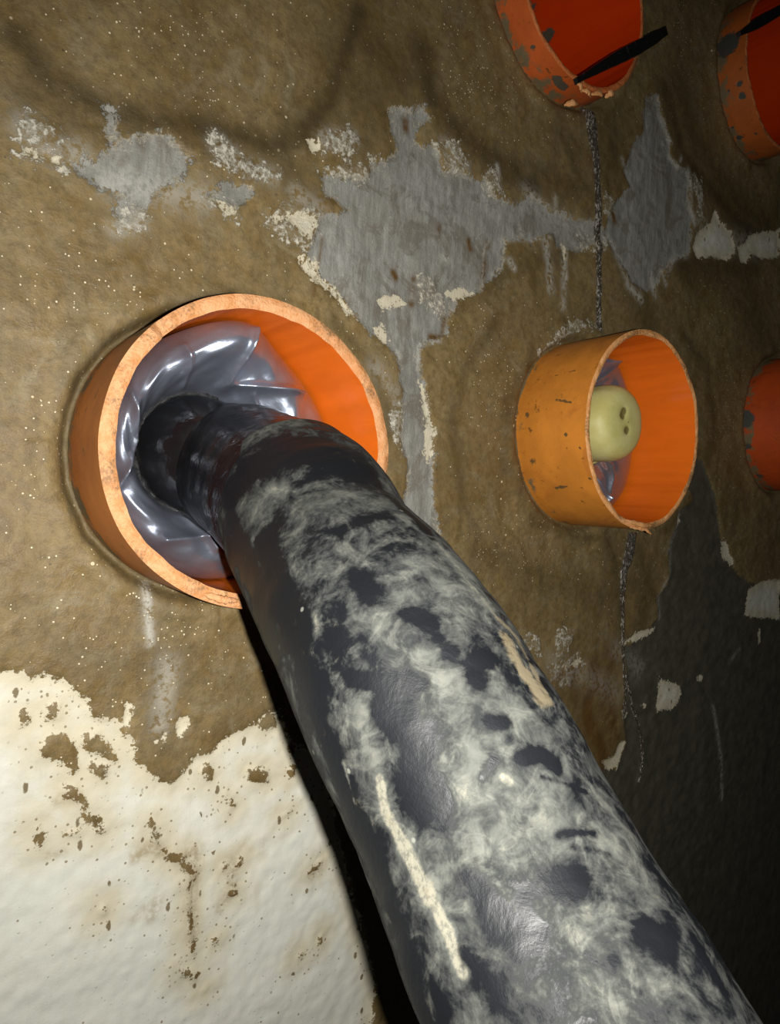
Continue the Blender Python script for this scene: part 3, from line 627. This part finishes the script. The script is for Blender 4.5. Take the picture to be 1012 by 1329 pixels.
d1 = n.noise(32, 7, .62, dist=.8); d2 = n.noise(130, 6, .7, dist=.5); d3 = n.noise(600, 4, .6); d4 = n.noise(75, 5, .65, dist=1.5)
ab, al, atn, aup = n.attr('darkb'), n.attr('light'), n.attr('tanb'), n.attr('along')
dv = n.m_('ADD', n.m_('MULTIPLY', n.m_('SUBTRACT', d1, .5), 1.7), n.m_('MULTIPLY', n.m_('SUBTRACT', d4, .5), 1.1))
dv = n.m_('ADD', dv, n.m_('ADD', n.m_('MULTIPLY', n.m_('SUBTRACT', d2, .5), 1.3), n.m_('MULTIPLY', n.m_('SUBTRACT', d3, .5), .35)))
dv = n.m_('ADD', n.m_('ADD', dv, .36), n.m_('SUBTRACT', n.m_('MULTIPLY', al, .60), n.m_('MULTIPLY', ab, .85)))
dust = n.ramp(dv, -.02, .85, 0., 1.)
dcol = n.mix(n.ramp(d2, .3, .7), (.040, .043, .040), (.082, .086, .077))
dcol = n.mix(n.ramp(d4, .5, .66, 0, .6), dcol, (.125, .128, .112)); dcol = n.mix(n.m_('MULTIPLY', n.ramp(n.m_('ADD', al, n.m_('MULTIPLY', n.m_('SUBTRACT', d2, .5), 1.4)), .55, 1.05), n.ramp(n.noise(500, 4, .7), .36, .56, .35, 1.)), dcol, (.20, .19, .15))
colr = n.mix(dust, (.0055, .0065, .0085), dcol)
tm = n.ramp(n.m_('ADD', atn, n.m_('ADD', n.m_('MULTIPLY', n.m_('SUBTRACT', d2, .5), 2.2), n.m_('MULTIPLY', n.m_('SUBTRACT', d4, .5), 1.5))), .35, 1.1)
colr = n.mix(n.m_('MULTIPLY', tm, .85), colr, (.16, .13, .08))
fl = n.voro(170); flc = n.voro(170, out=1); sp = n.t.nodes.new('ShaderNodeSeparateColor'); n.t.links.new(flc, sp.inputs[0])
fleck = n.m_('MULTIPLY', n.ramp(fl, .10, .18, 1, 0), n.m_('LESS_THAN', sp.outputs[0], .05)); colr = n.mix(fleck, colr, (.16, .16, .14))
n.set(Base_Color=colr, Roughness=n.ramp(dust, 0, .35, .46, .95), Normal=n.bump(n.m_('ADD', n.m_('MULTIPLY', d1, .4), n.m_('MULTIPLY', d2, .35)), .0022, .35, n.bump(d3, .0002, .35)), Specular_IOR_Level=.30)
mesh('outer_sheath', Pf, grid_faces(nr, NV, True), n.m, cab, attrs={'darkb': darkb, 'light': light, 'tanb': tanb, 'along': np.repeat(np.linspace(0, 1, nr), NV)})

# ------------------------------------------------------------------ second bladder and its plug
def yo_plug(a): return -.010 + .004 * np.cos(a * 2)
cx, cz, pr = PIPES['plug']; pc = (cx, cz + .008)
bladder('plug', '', pc, .033, -.006, yo_plug, .008,
    [((812, 458), (772, 502), 4, .007), ((770, 462), (800, 470), 4, .003), ((770, 612), (790, 650), 4, .004), ((800, 605), (786, 660), 4, .004), ((780, 665), (808, 672), 3, .003)],
    'shiny foil bladder packed round the yellow-green plug', 9)
n = NT('yellow_green_resin'); a_ = n.noise(60, 5, .6); b_ = n.noise(300, 4, .6); sa = n.attr('spot')
colr = n.mix(n.ramp(a_, .3, .7), (.56, .52, .18), (.64, .61, .27)); colr = n.mix(n.ramp(n.m_('ADD', sa, n.m_('MULTIPLY', n.m_('SUBTRACT', b_, .5), .4)), .35, .7, 0, .85), colr, (.12, .085, .02))
n.set(Base_Color=colr, Roughness=.5, Subsurface_Weight=.25, Subsurface_Radius=(.01, .01, .004), Subsurface_Scale=.3, Normal=n.bump(b_, .0006, .4))
prof = [(.0325, .03), (.0325, -.01), (.0325, -.024), (.0322, -.030), (.0312, -.035), (.0290, -.040), (.0255, -.0435), (.021, -.0455), (.014, -.0468), (.007, -.0473), (.0005, -.0475)]
PP = catmull([(a, b, 0) for a, b in prof], 70); na = 128; a = np.linspace(0, 2 * np.pi, na, endpoint=False)
rr = np.maximum(PP[:, 0], .0002)[:, None] * (1 + .03 * fbm(np.cos(a) * 2 + 9 + 0 * PP[:, :1], np.sin(a) * 2 + 9 + PP[:, 1:2] * 30, 3, 3))
Vp = np.stack([pc[0] + rr * np.cos(a), PP[:, 1:2] + 0 * rr, pc[1] + rr * np.sin(a)], -1)
dy = np.zeros(rr.shape); spot = np.zeros(rr.shape)
for (sx, sy, sr) in ((808, 535, .0040), (806, 541, .0040), (811, 560, .0042)):
    q = on(sx, sy, -.046); d = np.hypot(Vp[..., 0] - q[0], Vp[..., 2] - q[2]); e = np.exp(-(d / sr) ** 2) * (Vp[..., 1] < -.04)
    dy += .0014 * e; spot = np.maximum(spot, e)
Vp[..., 1] += dy
plug = thing('resin_plug', 'rounded yellow-green plug with two dark dimples in the right-hand duct', 'plug', (pc[0], 0, pc[1]))
mesh('plug_body', Vp.reshape(-1, 3), grid_faces(70, na, True), n.m, plug, attrs={'spot': spot.ravel()})
rg = np.linspace(0, 2 * np.pi, 10, endpoint=False)
Vr = np.stack([pc[0] + (.0335 + .0012 * np.cos(rg)[None]) * np.cos(a)[:, None], .004 - .012 + .0018 * np.sin(rg)[None] + 0 * a[:, None], pc[1] + (.0335 + .0012 * np.cos(rg)[None]) * np.sin(a)[:, None]], -1)
Vr = np.concatenate([Vr, Vr[:1]])
mesh('collar_ring', Vr.reshape(-1, 3), grid_faces(na + 1, 10, True), n.m, plug, attrs={'spot': np.zeros((na + 1) * 10)})

# ------------------------------------------------------------------ black straps across two pipe mouths
n = NT('matt_black_plastic'); a_ = n.noise(200, 4, .6)
n.set(Base_Color=n.mix(n.ramp(a_, .62, .7, 0, .5), (.006, .006, .006), (.07, .06, .055)), Roughness=.4, Normal=n.bump(a_, .0006, .5)); BLK = n.m
def strap(P, w0, th, label, ridge=True):
    P = np.array(P); c = catmull(P, 40); tan = np.gradient(c, axis=0); tan /= np.linalg.norm(tan, axis=1)[:, None]
    s = np.cross(tan, [0, -1, 0]); s /= np.linalg.norm(s, axis=1)[:, None]; b = np.cross(s, tan)
    t = np.linspace(0, 1, 40)[:, None]
    wd = w0 * (.55 + .75 * sm(t, .0, .5) - .35 * sm(t, .8, 1)) * (1 + .12 * fbm(t * 10, t * 0, 6, 3))
    sec = np.array([(-1, -.3), (-.85, -1), (-.2, -.7), (0, -1.1), (.2, -.7), (.85, -1), (1, -.3), (.9, .8), (-.9, .8)])
    V = c[:, None] + s[:, None] * (sec[None, :, :1] * wd[:, None]) - b[:, None] * (-sec[None, :, 1:] * th)
    V = V.reshape(-1, 3); ns = len(sec)
    Q = grid_faces(40, ns, True)
    V = np.concatenate([V, [c[0], c[-1]]]); j = np.arange(ns)
    tri0 = np.stack([j, (j + 1) % ns, np.full(ns, len(V) - 2)], 1); tri1 = np.stack([39 * ns + (j + 1) % ns, 39 * ns + j, np.full(ns, len(V) - 1)], 1)
    me = bpy.data.meshes.new('black_strip'); me.from_pydata(V.tolist(), [], Q.tolist() + tri0.tolist() + tri1.tolist()); me.update()
    o = bpy.data.objects.new('black_strip', me); C.objects.link(o); me.materials.append(BLK)
    tag(o, label, 'strip', 'black plastic strips across pipe mouths')
strap([on(746, 107, -.027), on(790, 82, -.031), on(832, 60, -.030), on(862, 42, -.016)], .0042, .0022, 'ridged black strip lying across the mouth of the dripping top pipe')
strap([on(958, 46, -.036), on(985, 30, -.036), on(1030, 4, -.032)], .0040, .0022, 'short black strip at the mouth of the top right corner pipe')

# ------------------------------------------------------------------ water running down the wall
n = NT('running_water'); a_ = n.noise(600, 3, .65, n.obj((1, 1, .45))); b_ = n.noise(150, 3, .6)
n.set(Base_Color=n.mix(n.ramp(n.m_('ADD', n.m_('MULTIPLY', a_, .75), n.m_('MULTIPLY', b_, .25)), .50, .62), (.075, .058, .038), (.52, .49, .43)), Transmission_Weight=.15, Roughness=.16, IOR=1.45, Specular_IOR_Level=1., Coat_Weight=1., Coat_Roughness=.1, Normal=n.bump(n.m_('ADD', a_, n.m_('MULTIPLY', b_, .5)), .004, 1.)); WAT = n.m  # pale noise flecks in the base colour stand in for glints on the water
def wallh(x, z):
    i = int(np.clip(np.searchsorted(xs, x), 0, len(xs) - 1)); j = int(np.clip(np.searchsorted(zs, z), 0, len(zs) - 1)); return H[i, j]
def trickle(P, hws, label, seed, nl=260):
    c = catmull([on(a, b) for a, b in P], nl); hw = np.interp(np.linspace(0, 1, nl), np.linspace(0, 1, len(hws)), hws)
    k = np.linspace(-1, 1, 15)[None]; t = np.linspace(0, 1, nl)[:, None]
    L = np.linalg.norm(np.diff(c, axis=0), axis=1).sum()
    wd = hw[:, None] * 1.25 * (1 + .35 * fbm(t * L * 40, t * 0 + 3, seed, 3))
    x = c[:, :1] + wd * k + .0012 * fbm(t * L * 30, t * 0, seed + 3, 3); z = c[:, 2:3] + 0 * k
    hh = .0019 * np.sqrt(np.maximum(0, 1 - k * k)) * (1 + .9 * fbm(t * L * 160, k * 2.5 + 8, seed + 8, 3)) * np.minimum(1, t * 60) * np.minimum(1, (1 - t) * 40)
    ix = np.clip(np.searchsorted(xs, x), 0, len(xs) - 1); iz = np.clip(np.searchsorted(zs, z), 0, len(zs) - 1); g = H[ix, iz]
    g = np.minimum(g, .01); g = g.mean(1, keepdims=True) * .5 + g * .5
    Vt = np.stack([x, -(g + hh + .0002), z], -1); Vb_ = np.stack([x, -(g - .0012), z], -1)[:, ::-1]
    V = np.concatenate([Vt, Vb_], 1); nv = V.shape[1]
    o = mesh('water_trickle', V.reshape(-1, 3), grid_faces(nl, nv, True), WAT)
    return tag(o, label, 'water', 'water trickles down the wall')
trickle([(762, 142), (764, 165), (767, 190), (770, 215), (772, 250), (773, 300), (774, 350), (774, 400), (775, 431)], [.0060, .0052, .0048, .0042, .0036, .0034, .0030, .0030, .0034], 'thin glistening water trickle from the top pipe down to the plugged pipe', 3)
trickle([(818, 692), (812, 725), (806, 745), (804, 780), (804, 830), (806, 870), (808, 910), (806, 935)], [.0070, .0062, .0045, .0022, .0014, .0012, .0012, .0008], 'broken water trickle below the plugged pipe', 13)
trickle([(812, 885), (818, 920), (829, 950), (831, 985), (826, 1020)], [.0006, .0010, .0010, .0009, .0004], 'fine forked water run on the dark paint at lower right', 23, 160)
